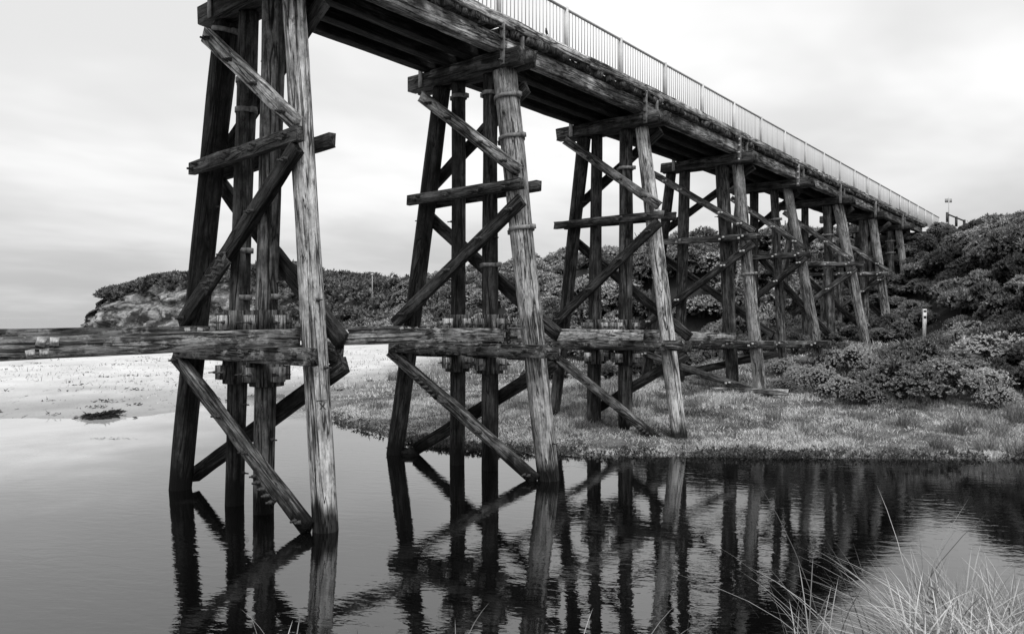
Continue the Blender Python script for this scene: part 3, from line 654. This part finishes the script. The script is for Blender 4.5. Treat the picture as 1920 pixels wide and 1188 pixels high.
# silvery cushion bushes on the bank, sited on the ground seen in the picture: (x, base y, half width px)
sil = [(1690, 752, 62), (1760, 748, 68), (1640, 728, 45), (1715, 712, 60), (1790, 716, 55), (1850, 690, 60), (1820, 655, 52), (1880, 650, 34), (1600, 700, 48), (1560, 690, 42), (1535, 735, 42),
       (1575, 748, 40), (1500, 720, 36), (1460, 700, 34), (1838, 742, 50), (1870, 765, 40), (1655, 690, 40), (1470, 735, 28), (1775, 672, 30), (1620, 760, 34)]
def sil_label(x, y, r):
    d = {'beside the white marker post': math.hypot(x - MK[0], y - MK[1]) - 1, 'next to the fourth bent of the bridge': math.hypot(x - DX[3], y - 2.9 * h), 'next to the fifth bent of the bridge': math.hypot(x - DX[4], y - 2.9 * h), 'at the top of the grassy water edge': max(0, -float(poly_sd(CREEK, np.array([x]), np.array([y]))[0]) - 3.5)}
    return ('big ' if r > 1.0 else 'low ') + 'silvery-leaved cushion bush ' + min(d, key=d.get)
for px, py, hw in sil:
    g = ground_hit(px, py)
    if g: r = hw / F * g[3] * random.uniform(.95, 1.3); put('silver_bush', random.choice(SIL), g[0], g[1], r, r * random.uniform(.8, 1.15), sil_label(g[0], g[1], r), 'bush', 'silvery cushion bushes on the bank')
for px, py, hw in [(1300, 628, 40), (1325, 640, 36), (1270, 642, 30), (1345, 628, 30), (1120, 640, 28), (1060, 640, 26), (1400, 650, 34), (1385, 620, 34), (1490, 640, 34), (1440, 560, 30), (1530, 560, 26), (1400, 560, 30)]:
    Zs = {1: 13.0, 2: 12.0}[1 if px > 1200 else 2] * h * random.uniform(.9, 1.05); x, y, z = ray_pts(px, py, np.array([Zs])); x, y = x[0], y[0]; r = hw / F * Zs * 1.1
    put('pale_bush', random.choice(SIL), x, y, r, r * 1.05, 'pale rounded bush growing behind the bridge piles', 'bush', 'pale bushes behind the bridge')
def scatter(n, x0, x1, y0, y1, cond, dmin, tries=60):
    x = rng.uniform(x0, x1, n * tries); y = rng.uniform(y0, y1, n * tries); ok = cond(x, y); x, y = x[ok], y[ok]
    pts = np.zeros((n, 2)); k = 0
    for a, b_ in zip(x, y):
        if k >= n: break
        if k == 0 or ((pts[:k, 0] - a) ** 2 + (pts[:k, 1] - b_) ** 2).min() > dmin * dmin: pts[k] = (a, b_); k += 1
    return [(float(a), float(b_)) for a, b_ in pts[:k]]
def inview(x, y, m=60):
    Z = x * CA + y * SA; p = 960 + F * (x * SA - y * CA) / np.maximum(Z, .1); return (Z > 3) & (p > -m) & (p < 1920 + m)
dhill = lambda x, y: poly_sd(HILL, np.atleast_1d(x), np.atleast_1d(y))
clear = lambda x, d: np.all([np.abs(x - X) > d for X in DX], axis=0)
# dense shrubs on the abutment slope in front of the bridge
for x, y in scatter(300, 8.7 * h, 18 * h, -5 * h, 2.75 * h, lambda x, y: (dhill(x, y) > -.6) & inview(x, y) & awayMK(x, y), 1.0):
    r = random.choice((random.uniform(.8, 1.1), random.uniform(1.1, 1.55))); hz_ = H1(x, y) / h; r *= .5 if hz_ > 2.3 else .82; put('hillside_shrub', random.choice(SHR + TRE[:2]), x, y, r, r * random.uniform(.95, 1.3), ('broad' if r > .9 else 'small') + ' dense dark shrub ' + ('on the crest of' if hz_ > 2.2 else 'halfway up' if hz_ > 1.3 else 'at the foot of') + ' the steep slope beside the bridge abutment', 'shrub', 'shrubs on the abutment slope', .2)
# small trees on the crest, right
for px, py, hw in [(1880, 440, 52), (1838, 440, 30), (1918, 448, 50), (1905, 425, 32), (1865, 428, 30)]:
    Zs = 14 * h; x, y, z = ray_pts(px, py, np.array([Zs])); r = hw / F * Zs; z[0] = H1(x[0], y[0]) + .2
    put('crest_tree', random.choice(TRE), x[0], y[0], r, r * .95, 'dark bushy tree on the hill crest standing clear against the sky', 'tree', 'trees on the hill crest', .2, z=float(z[0]) - .3)
# scrub behind the bridge
for x, y in scatter(230, 11.3 * h, 24 * h, 4.3 * h, 24 * h, lambda x, y: (dhill(x, y) > -1.5) & (dhill(x, y) < 22) & inview(x, y, 30), 1.75):
    r = random.uniform(1.3, 2.3); put('coastal_tree', random.choice(TRE), x, y, r, r * random.uniform(.75, 1.15), ('broad' if r > 1.8 else 'small') + ' leafy coastal tree ' + ('along the top of' if H1(x, y) > 1.9 * h else 'partway up' if H1(x, y) > .9 * h else 'at the bottom of') + ' the hillside behind the bridge', 'tree', 'coastal trees behind the bridge', .3)
# shrubs round the feet of the far bents
for x, y in scatter(34, 8.3 * h, 13.2 * h, 2.0 * h, 6.5 * h, lambda x, y: inview(x, y) & clear(x, .55) & (y - .25 * x > -.3 * h) & awayMK(x, y), 1.1):
    r = random.uniform(.55, .95); put('undergrowth_shrub', random.choice(SHR), x, y, r, r * .9, 'small dark shrub growing round the feet of the bridge piles', 'shrub', 'shrubs under the bridge')
# ------------------------------------------------------------------ headland cliff
def cliff():
    m, nt, b = mat_new('cliff_rock', 0.95, 0.1); g = G(nt); ge = g.n('ShaderNodeNewGeometry'); P = ge.outputs['Position']
    a = g.noise(P, (.18, .18, .35), 8, .68, .8); b2 = g.noise(P, (.6, .6, 1.6), 6, .7); vg = g.noise(P, (.11, .11, .16), 6, .7, 0, (4, 7, 1))
    c = g.m('MULTIPLY', g.rng(a, .36, .64, .04, .45), g.rng(b2, .36, .64, .45, 1.4)); sz = g.n('ShaderNodeSeparateXYZ'); g.l(P, sz.inputs[0])
    c = g.mix(g.rng(vg, .5, .56, 0, .9), c, .04); g.l(c, b.inputs['Base Color']); g.bump(g.m('ADD', a, b2), b, 1, .6)
    P_ = [(a_ * h, b_ * h) for a_, b_ in [(25.2, 37.5), (24.2, 41), (24, 48), (22.6, 54.5), (22.0, 58.0), (23.2, 59.6), (26, 61.5), (36, 64.5)]]
    seg = []; 
    for i in range(len(P_) - 1):
        n = 44 if i < 5 else 14
        for t in np.linspace(0, 1, n, endpoint=False): seg.append((lerp(P_[i][0], P_[i + 1][0], t), lerp(P_[i][1], P_[i + 1][1], t)))
    S = np.array(seg); T = np.gradient(S, axis=0); T /= np.linalg.norm(T, axis=1, keepdims=True); Nn = np.stack([T[:, 1], -T[:, 0]], 1)   # towards the hill
    rows = 46; V = np.zeros((rows, len(S), 3))
    for r_ in range(rows):
        t = r_ / (rows - 1); ht = 3.85 * h * (1 - .32 * np.exp(-((S[:, 1] - 59 * h) / (5 * h)) ** 2)); z = -1 + (ht + 1) * min(t / .8, 1) ** .95
        inn = 0.4 * h + 2.9 * h * t ** 1.5
        ux = S[:, 0] * .16 + S[:, 1] * .11; nz = fbm(ux + 3, z * .22 + 0 * ux, 5, 61) * 9.0 + fbm(ux * 4, z * .9 + 0 * ux, 4, 71) * 5.0
        V[r_, :, 0] = S[:, 0] + Nn[:, 0] * (inn + nz * (1 - .5 * t)); V[r_, :, 1] = S[:, 1] + Nn[:, 1] * (inn + nz * (1 - .5 * t)); V[r_, :, 2] = z + fbm(ux * 3, z * .5 + 0 * ux, 3, 81) * 1.2
    idx = np.arange(rows * len(S)).reshape(rows, -1); f = np.stack([idx[:-1, :-1], idx[:-1, 1:], idx[1:, 1:], idx[1:, :-1]], -1).reshape(-1, 4)
    global CV; CV = V.copy()
    struct(link('headland_cliff', mesh_np('headland_cliff', V.reshape(-1, 3), [f], m)))
cliff()

for x, y in scatter(120, 12.2 * h, 17.2 * h, 2.7 * h, 6.0 * h, lambda x, y: inview(x, y) & clear(x, .45) & ~((2.6 * h < y) & (y < 3.1 * h) & (x < 12.9 * h)) & (H(x, y) < 2.5 * h), .68, 40):
    r = random.uniform(.6, 1.0) if H1(x, y) < 2.1 * h else .5; put('undergrowth_shrub', random.choice(SHR), x, y, r, r * .9, 'dark shrub in the shade beneath the hill end of the deck', 'shrub', 'shrubs under the hill end of the deck')
# far scrub on the ridge and headland: reads as one mass
def far_scrub():
    Vs = []; Fs = []; k = 0
    pts = scatter(950, 17 * h, 46 * h, 16 * h, 66 * h, lambda x, y: (dhill(x, y) > np.where(y > 36 * h, 2.0, -2)) & (dhill(x, y) < 34) & inview(x, y, 20), 2.1, 40)
    A_ = np.array(pts); pts = [(a, b_, c) for (a, b_), c in zip(pts, H(A_[:, 0], A_[:, 1]))]
    for r_ in range(27, 46):                 # scrub hanging over the top of the cliff
        for c_ in range(CV.shape[1]):
            x, y, z = CV[r_, c_]; q = fbm(np.array([c_ * .09]), np.array([r_ * .16]), 3, 12)[0]
            if random.random() < .32 * (r_ - 24) / 13 and q + (r_ - 34) * .03 > 0 and inview(x, y, 20): pts.append((x, y, z))
    for x, y, zz in pts:
        r = random.uniform(1.2, 2.9); nl = 6; lb = lobes(nl, .9); i = rng.integers(0, nl, 175); d = rng.normal(size=(175, 3)); d /= np.linalg.norm(d, axis=1, keepdims=True); d[:, 2] = np.where(d[:, 2] < -.3, -d[:, 2], d[:, 2])
        P = (lb[i, :3] + d * lb[i, 3:4] * (1 + .1 * rng.normal(size=(175, 1)))) * np.array([r, r, r * .75]) + np.array([x, y, zz - .5])
        V, f = rosettes(P, d + np.array([0, 0, .3]), 2, .75, .38, .8); Vs.append(V); Fs.append(f + k); k += len(V)
    o = link('far_scrub', mesh_np('far_scrub', np.concatenate(Vs), [np.concatenate(Fs)], M_far)); o['kind'] = 'stuff'
    tag(o, 'dark low scrub covering the far ridge and the headland top', 'scrub')
far_scrub()

# ------------------------------------------------------------------ grasses
def blades(P, ht, wd, lean, curl=0.4, seg=2):
    n = len(P); a = rng.uniform(0, 2 * math.pi, n); ld = np.stack([np.cos(a), np.sin(a), np.zeros(n)], 1); b_ = a + rng.uniform(.6, 2.5, n); sd_ = np.stack([np.cos(b_), np.sin(b_), np.zeros(n)], 1)
    ht = ht[:, None]; lean = lean[:, None]; wd = wd[:, None] if hasattr(wd, 'shape') else wd; up = np.array([0, 0, 1.0]); cols = []
    for s in range(seg):
        t = s / seg; c = P + up * ht * t * (1 - .3 * lean * t) + ld * lean * ht * (t * (1 - curl) + curl * t * t); ww = wd * (1 - .55 * t); cols += [c - sd_ * ww / 2, c + sd_ * ww / 2]
    cols.append(P + up * ht * (1 - .3 * lean) + ld * lean * ht); V = np.stack(cols, 1); k = V.shape[1]; base = np.arange(n)[:, None] * k
    q = np.concatenate([base + np.array([[2 * s, 2 * s + 1, 2 * s + 3, 2 * s + 2]]) for s in range(seg - 1)]); t_ = base + np.array([[2 * seg - 2, 2 * seg - 1, 2 * seg]])
    return V.reshape(-1, 3), [q, t_]
def bank_grass():
    n = 440000; m_ = 300000; x = np.concatenate([rng.uniform(4.1 * h, 8.4 * h, m_), rng.uniform(4.1 * h, 14 * h, n - m_)]); y = np.concatenate([rng.uniform(-.9 * h, 6.5 * h, m_), rng.uniform(-1.8 * h, 15 * h, n - m_)])
    Z = x * CA + y * SA; px = 960 + F * (x * SA - y * CA) / Z; dc = -poly_sd(CREEK, x, y); dh = poly_sd(HILL, x, y)
    sandy = 1 - sstep(y - .55 * x, 6.2 * h, 3.8 * h); cl = fbm(x * .55, y * .55, 3, 91) + 1.0 * fbm(x * 1.7, y * 1.7, 3, 95)
    keep = (px > -40) & (px < 1960) & (dc > -.05) & (dh < 1.5) & (rng.random(n) < np.clip((1 - sandy * 1.35) * (1.0 + 2.2 * cl), 0.1, 1)) & (rng.random(n) < np.clip(22.0 / Z, .12, 1))
    x, y, cl, dc, Z = x[keep], y[keep], cl[keep], dc[keep], Z[keep]; z = H(x, y)
    ht = np.clip(.09 + .55 * np.maximum(cl + .03, 0) + .05 * rng.random(len(x)), .05, .5) * rng.uniform(.6, 1.2, len(x)); ht = ht * (.5 + .5 * sstep(dc, .8, 3.2))
    V, Fs = blades(np.stack([x, y, z - .02], 1), ht, np.clip(.0011 * Z, .010, .05), rng.uniform(.15, 1.3, len(x)))
    o = link('bank_grass', mesh_np('bank_grass', V, Fs, M_grass)); o['kind'] = 'stuff'; tag(o, 'short tufty grass covering the creek bank', 'grass'); print('grass blades', len(x))
bank_grass()
def edge_plants():
    pts = [np.array(p) for p in CREEK[13:25]]; P = []
    for a, b_ in zip(pts[:-1], pts[1:]):
        n = int(np.linalg.norm(b_ - a) * (240 if a[0] - .75 * a[1] > .6 * h else 60)); t = rng.random((n, 1)); P.append(a + (b_ - a) * t)
    P = np.concatenate(P); P = P + rng.normal(size=P.shape) * .26; m = fbm(P[:, 0] * .8, P[:, 1] * .8, 3, 66); z = H(P[:, 0], P[:, 1]); ok = (z > -.1) & (rng.random(len(P)) < .55 + 2.2 * m); P, z = P[ok], z[ok]
    Q = np.concatenate([P, (np.maximum(z, 0) + rng.uniform(0, .10, len(P)))[:, None]], 1); V, f = rosettes(Q, rng.normal(size=Q.shape) * .5 + np.array([0, 0, 1]), 6, .085, .028, .9)
    o = link('edge_plants', mesh_np('edge_plants', V, [f], M_edge)); o['kind'] = 'stuff'; tag(o, 'dark low leafy plants fringing the water edge of the bank', 'plants')
edge_plants()
def clump(name, x, y, n, ht, rad, mat, lean, label, cat, group=None, wd=.012, seg=4, curl=.6, z=None):
    a = rng.uniform(0, 6.28, n); q = rad * np.sqrt(rng.random(n)); P = np.stack([q * np.cos(a), q * np.sin(a), np.full(n, -.05)], 1)
    V, Fs = blades(P, ht * rng.uniform(.45, 1.1, n), np.full(n, wd) * rng.uniform(.7, 1.3, n), rng.uniform(lean[0], lean[1], n), curl, seg)
    o = link(name, mesh_np(name, V, Fs, mat), Matrix.Translation((x, y, H1(x, y) if z is None else z))); return tag(o, label, cat, group)
for px, py, s in [(795, 715, .9), (825, 705, .9), (770, 705, .8), (850, 720, .8), (905, 700, .8), (960, 700, .8), (745, 712, .7), (1010, 690, .8), (880, 690, .9), (1145, 745, .7), (1190, 760, .6)]:
    g = ground_hit(px, py)
    if g: clump('reed_clump', g[0], g[1], 260, s * .9, .55, M_reed, (.1, .7), 'upright clump of reeds on the sandy bank behind the middle bents', 'reeds', 'reed clumps on the sandy bank', .03)
for px, py, s in [(1240, 775, .5), (1448, 785, .35), (1700, 800, .5), (1790, 815, .55), (1875, 820, .65), (1905, 790, .7), (1830, 800, .5), (1910, 850, .6), (1765, 842, .4), (1300, 765, .4), (1850, 845, .5)]:
    g = ground_hit(px, py)
    if g: clump('grass_tussock', g[0], g[1], 220, s * 1.25, .28, M_reed, (.2, 1.0), 'tall dark grass tussock standing out of the short bank grass', 'grass tussock', 'tussocks on the bank', .014)
# foreground tufts on the photographer's bank
def fg(px, Z): u = (px - 960) / F; return Z * (CA + u * SA), Z * (SA - u * CA)
x, y = fg(1835, 3.1); zb = h - .55 * 3.1
clump('straw_grass_tuft', x, y, 900, .56, .24, M_tuft, (.15, 1.35), 'big pale straw-coloured grass tuft leaning over the near water', 'grass tuft', None, .006, 7, .9, zb + .2)
x, y = fg(1740, 3.3); clump('green_grass_tuft', x, y, 75, 1.0, .38, M_tuft, (.15, 1.2), 'sparse tall grass blades rising through the big pale tuft', 'grass tuft', None, .006, 6, .7, zb)
x, y = fg(1830, 2.7); clump('grass_thatch', x, y, 800, .34, .26, M_tuft, (.3, 1.6), 'dense low thatch of bent grass at the base of the big pale tuft', 'grass tuft', None, .006, 5, .8, h - .4197 * 2.7 - .12)
x, y = fg(1640, 3.0); clump('bank_grass_tuft', x, y, 34, .62, .25, M_tuft, (.2, 1.2), 'thin grass tuft with curved blades left of the big pale tuft', 'grass tuft', None, .006, 6, .7, zb + .05)
for px, n, hh in ((470, 3, .25), (545, 4, .38), (690, 4, .36), (760, 4, .34), (840, 3, .36), (1080, 4, .34), (1200, 4, .36), (1290, 5, .4), (1480, 8, .48), (1540, 12, .52)):
    x, y = fg(px, 3.0); clump('grass_sprig', x, y, n, hh, .06, M_tuft, (.1, .7), 'few thin grass blades poking up from the near bank edge', 'grass', 'thin grass sprigs on the near bank', .006, 6, .6, h - .4197 * 3.0 - .13)
def fern():
    x, y = fg(1728, 2.9); base = Vector((x, y, h - .47 * 2.9)); parts = []; V0 = []; 
    rgt = Vector((SA, -CA, 0)); pts = [base + Vector((0, 0, 1)) * t * .36 + rgt * (.03 * math.sin(t * 2)) + Vector((CA, SA, 0)) * (-.05 * t) for t in np.linspace(0, 1, 12)]
    parts.append(tube_mesh(pts, .004, 5))
    for k, t in enumerate(np.linspace(.12, .98, 17)):
        p = pts[0].lerp(pts[-1], t); l = .045 * (1 - .6 * t)
        for s in (-1, 1):
            d = rgt * s * l + Vector((0, 0, .015)); w_ = Vector((0, 0, .0045))
            v = [p - w_, p + d * .5 - w_ * .9, p + d, p + d * .5 + w_ * .9, p + w_]; parts.append((v, np.array([[0, 1, 2, 3, 4]])))
    V, Fs = join_np(parts); cen = Matrix.Translation(base); V = [tuple(Vector(v) - base) for v in V]
    tag(link('fern_frond', mesh_np('fern_frond', V, Fs, M_tuft), cen), 'upright fern frond with paired leaflets inside the near grass', 'fern')
fern()

# ------------------------------------------------------------------ small things
def thing(name, loc, label, cat, rz=0):
    e = bpy.data.objects.new(name, None); C.objects.link(e); M = Matrix.Translation(loc) @ Matrix.Rotation(rz, 4, 'Z'); e.matrix_basis = M; W[e.name] = M; return tag(e, label, cat)
def sub(name, v, f, mat, par, M=None): return link(name, mesh_np(name, v, f if isinstance(f, list) else [f], mat), W[par.name] @ (M or Matrix.Identity(4)), par)
# white marker post on the bank
g = MK
pz = H1(g[0], g[1]); s = g[3] / 33.8
mk = thing('marker_post', (g[0], g[1], pz), 'white marker post with small black panels on the grassy bank', 'marker post', AL - R(90))
hh = 1.42 * s; v = [(-.07, -.03, -.2), (.07, -.03, -.2), (.07, -.03, hh * .48), (.1, -.03, hh * .56), (.1, -.03, hh), (-.06, -.03, hh), (-.07, -.03, hh * .5)]
v = [(a * s, b_, c) for a, b_, c in v]; n = len(v); vv = v + [(a, .03, c) for a, b_, c in v]
sub('post', vv, [np.array([list(range(n))]), np.array([list(range(2 * n - 1, n - 1, -1))]), np.array([(j, n + j, n + (j + 1) % n, (j + 1) % n) for j in range(n)])], M_white, mk)
for z0, z1 in ((hh * .7, hh * .78), (hh * .9, hh * .96)):
    bv, bf = box_np(-.045 * s, .08 * s, -.036, -.031, z0, z1); sub('panel', bv, bf, M_black, mk)
# sign on a pole at the end of the bridge, seen from behind
Zs = 19.5 * h; x, y, z = [q[0] for q in ray_pts(1779, 412, np.array([Zs]))]
sg = thing('path_sign', (x, y, z), 'small rectangular sign on a thin pole at the hill end of the bridge', 'sign', AL - R(90)); hp = 42 / F * Zs
V, Fs = tube_mesh([(0, 0, -1.2), (0, 0, hp)], .045, 8); sub('pole', V, Fs, M_galv, sg)
bv, bf = box_np(-.32, .32, .05, .07, hp - .46, hp - .1); sub('sign_board', bv, bf, M_sign, sg)
# log fence beside it
fe = thing('log_fence', (x, y, z), 'short log fence with round posts beside the path sign', 'fence', AL - R(90)); q = Zs / F
for k, (px, py, hgt) in enumerate(((1776, 398, 20), (1793, 406, 16), (1808, 412, 12))):
    V, Fs = tube_mesh([((px - 1779) * q, 0, -(py - 412) * q - .9), ((px - 1779) * q, 0, -(py - 412) * q)], .11, 10); sub('fence_post', V, Fs, M_twig, fe)
V, Fs = tube_mesh([((1777 - 1779) * q, -.05, (412 - 402) * q), ((1809 - 1779) * q, -.05, (412 - 415) * q)], .07, 8); sub('fence_rail', V, Fs, M_twig, fe)
# thin pole on the far ridge
Zs = 33 * h; x, y, z = [q_[0] for q_ in ray_pts(698, 545, np.array([Zs]))]
lp = thing('path_lamp', (x, y, z), 'thin pale pole with a lamp head among the far scrub', 'pole'); hp = 30 / F * Zs
V, Fs = tube_mesh([(0, 0, -2), (0, 0, hp)], .06, 8); sub('pole', V, Fs, M_sign, lp)
bv, bf = box_np(-.12, .12, -.1, .1, hp, hp + .2); sub('lamp_head', bv, bf, M_galv_lt, lp)
# bird on the kerb
u = (1025 - 960) / F; yk = 3.05 * h; Zb = yk / (SA - u * CA); xk = Zb * (CA + u * SA)
V, Fs = tube_mesh([(0, 0, .0), (0, 0, .03), (.005, 0, .07), (.01, 0, .1), (.012, 0, .125), (.016, 0, .15), (.03, 0, .16)], [.012, .028, .034, .028, .02, .017, .003], 10)
bd = thing('bird', (xk, yk, zk + .235), 'small dark bird perched on the bridge kerb', 'bird', 2.2); sub('body', V, Fs, M_dark, bd)
V, Fs = tube_mesh([(-.02, 0, .04), (-.045, 0, -.03)], [.014, .006], 6); sub('tail', V, Fs, M_dark, bd)
# rotten stump beside the second bent
p = unproj(768, 845, DX[1] + .1); Vv, Ff = pile_mesh(1.0, .24, .22, 2.2, 16); Vv = [(a, b_, c + (random.uniform(-.12, .05) if c > .9 else 0)) for a, b_, c in Vv]
o = link('pile_stump', mesh_np('pile_stump', Vv, Ff, M_wood), Matrix.Translation((p.x, p.y, -.84)), None, .03); tag(o, 'rotten black pile stump just above the water beside the second bent', 'stump')
# drift seaweed
def weed(name, px, py, L_, W_, n, label):
    Z = h * F / (py - 597); x, y, z = [q_[0] for q_ in ray_pts(px, py, np.array([Z]))]; q1 = rng.normal(size=(n, 3)) * np.array([L_ / 2.4, W_ / 2.4, .02]); dd = np.exp(-(q1[:, 0] / L_ * 2) ** 2 - (q1[:, 1] / W_ * 2) ** 2)
    q1[:, 2] = np.abs(q1[:, 2]) + .10 * dd * rng.random(n); V, f = rosettes(q1, rng.normal(size=(n, 3)) * np.array([1, .6, .06]), 2, .2, .05, .25)
    o = link(name, mesh_np(name, V, [f], M_weed), Matrix.Translation((x, y, max(H1(x, y), 0) + .01)) @ Matrix.Rotation(AL - R(90), 4, 'Z')); tag(o, label, 'seaweed')
weed('seaweed_heap', 188, 783, .62, .45, 520, 'large dark heap of seaweed at the sandy water edge')
weed('seaweed_wisp', 216, 777, .2, .25, 90, 'small wisp of seaweed on sand behind the larger heap')
def debris():
    Vs = []; Fs = []; k = 0; n = 0
    while n < 75:
        px, py = random.uniform(-20, 740), random.uniform(655, 782); g_ = ground_hit(px, py)
        if not g_ or g_[1] - .55 * g_[0] < 4.2 * h: n += 1; continue
        m = random.randint(5, 16); l = random.uniform(.1, .45) * g_[3] / 30; q1 = rng.normal(size=(m, 3)) * np.array([l, l * .28, .008]); q1[:, 2] = np.abs(q1[:, 2])
        a = AL - R(90) + random.uniform(-.2, .2); c_, s_ = math.cos(a), math.sin(a); q1[:, :2] = np.stack([q1[:, 0] * c_ - q1[:, 1] * s_, q1[:, 0] * s_ + q1[:, 1] * c_], 1)
        V, f = rosettes(q1 + np.array([g_[0], g_[1], 0]), rng.normal(size=(m, 3)) * np.array([1, 1, .15]), 2, .16, .03, .5); V[:, 2] += H1(g_[0], g_[1]) + .02; Vs.append(V); Fs.append(f + k); k += len(V); n += 1
    o = link('beach_debris', mesh_np('beach_debris', np.concatenate(Vs), [np.concatenate(Fs)], M_weed)); o['kind'] = 'stuff'; tag(o, 'scattered dark seaweed scraps lying across the pale sand', 'seaweed')
debris()


def floating():
    q = []
    for k in range(46):
        px, py = random.uniform(160, 255), 822 + random.gauss(0, 1.2); Z = h * F / (py - 597); x, y, z = [v[0] for v in ray_pts(px, py, np.array([Z]))]; q.append((x, y, .012))
    V, f = rosettes(np.array(q), rng.normal(size=(len(q), 3)) * np.array([1, 1, .05]), 2, .06, .03, .3); V[:, 2] = np.abs(V[:, 2] - .012) * .3 + .006
    o = link('floating_scraps', mesh_np('floating_scraps', V, [f], M_weed)); o['kind'] = 'stuff'; tag(o, 'thin line of dark scraps floating on the pale water', 'seaweed')
floating()
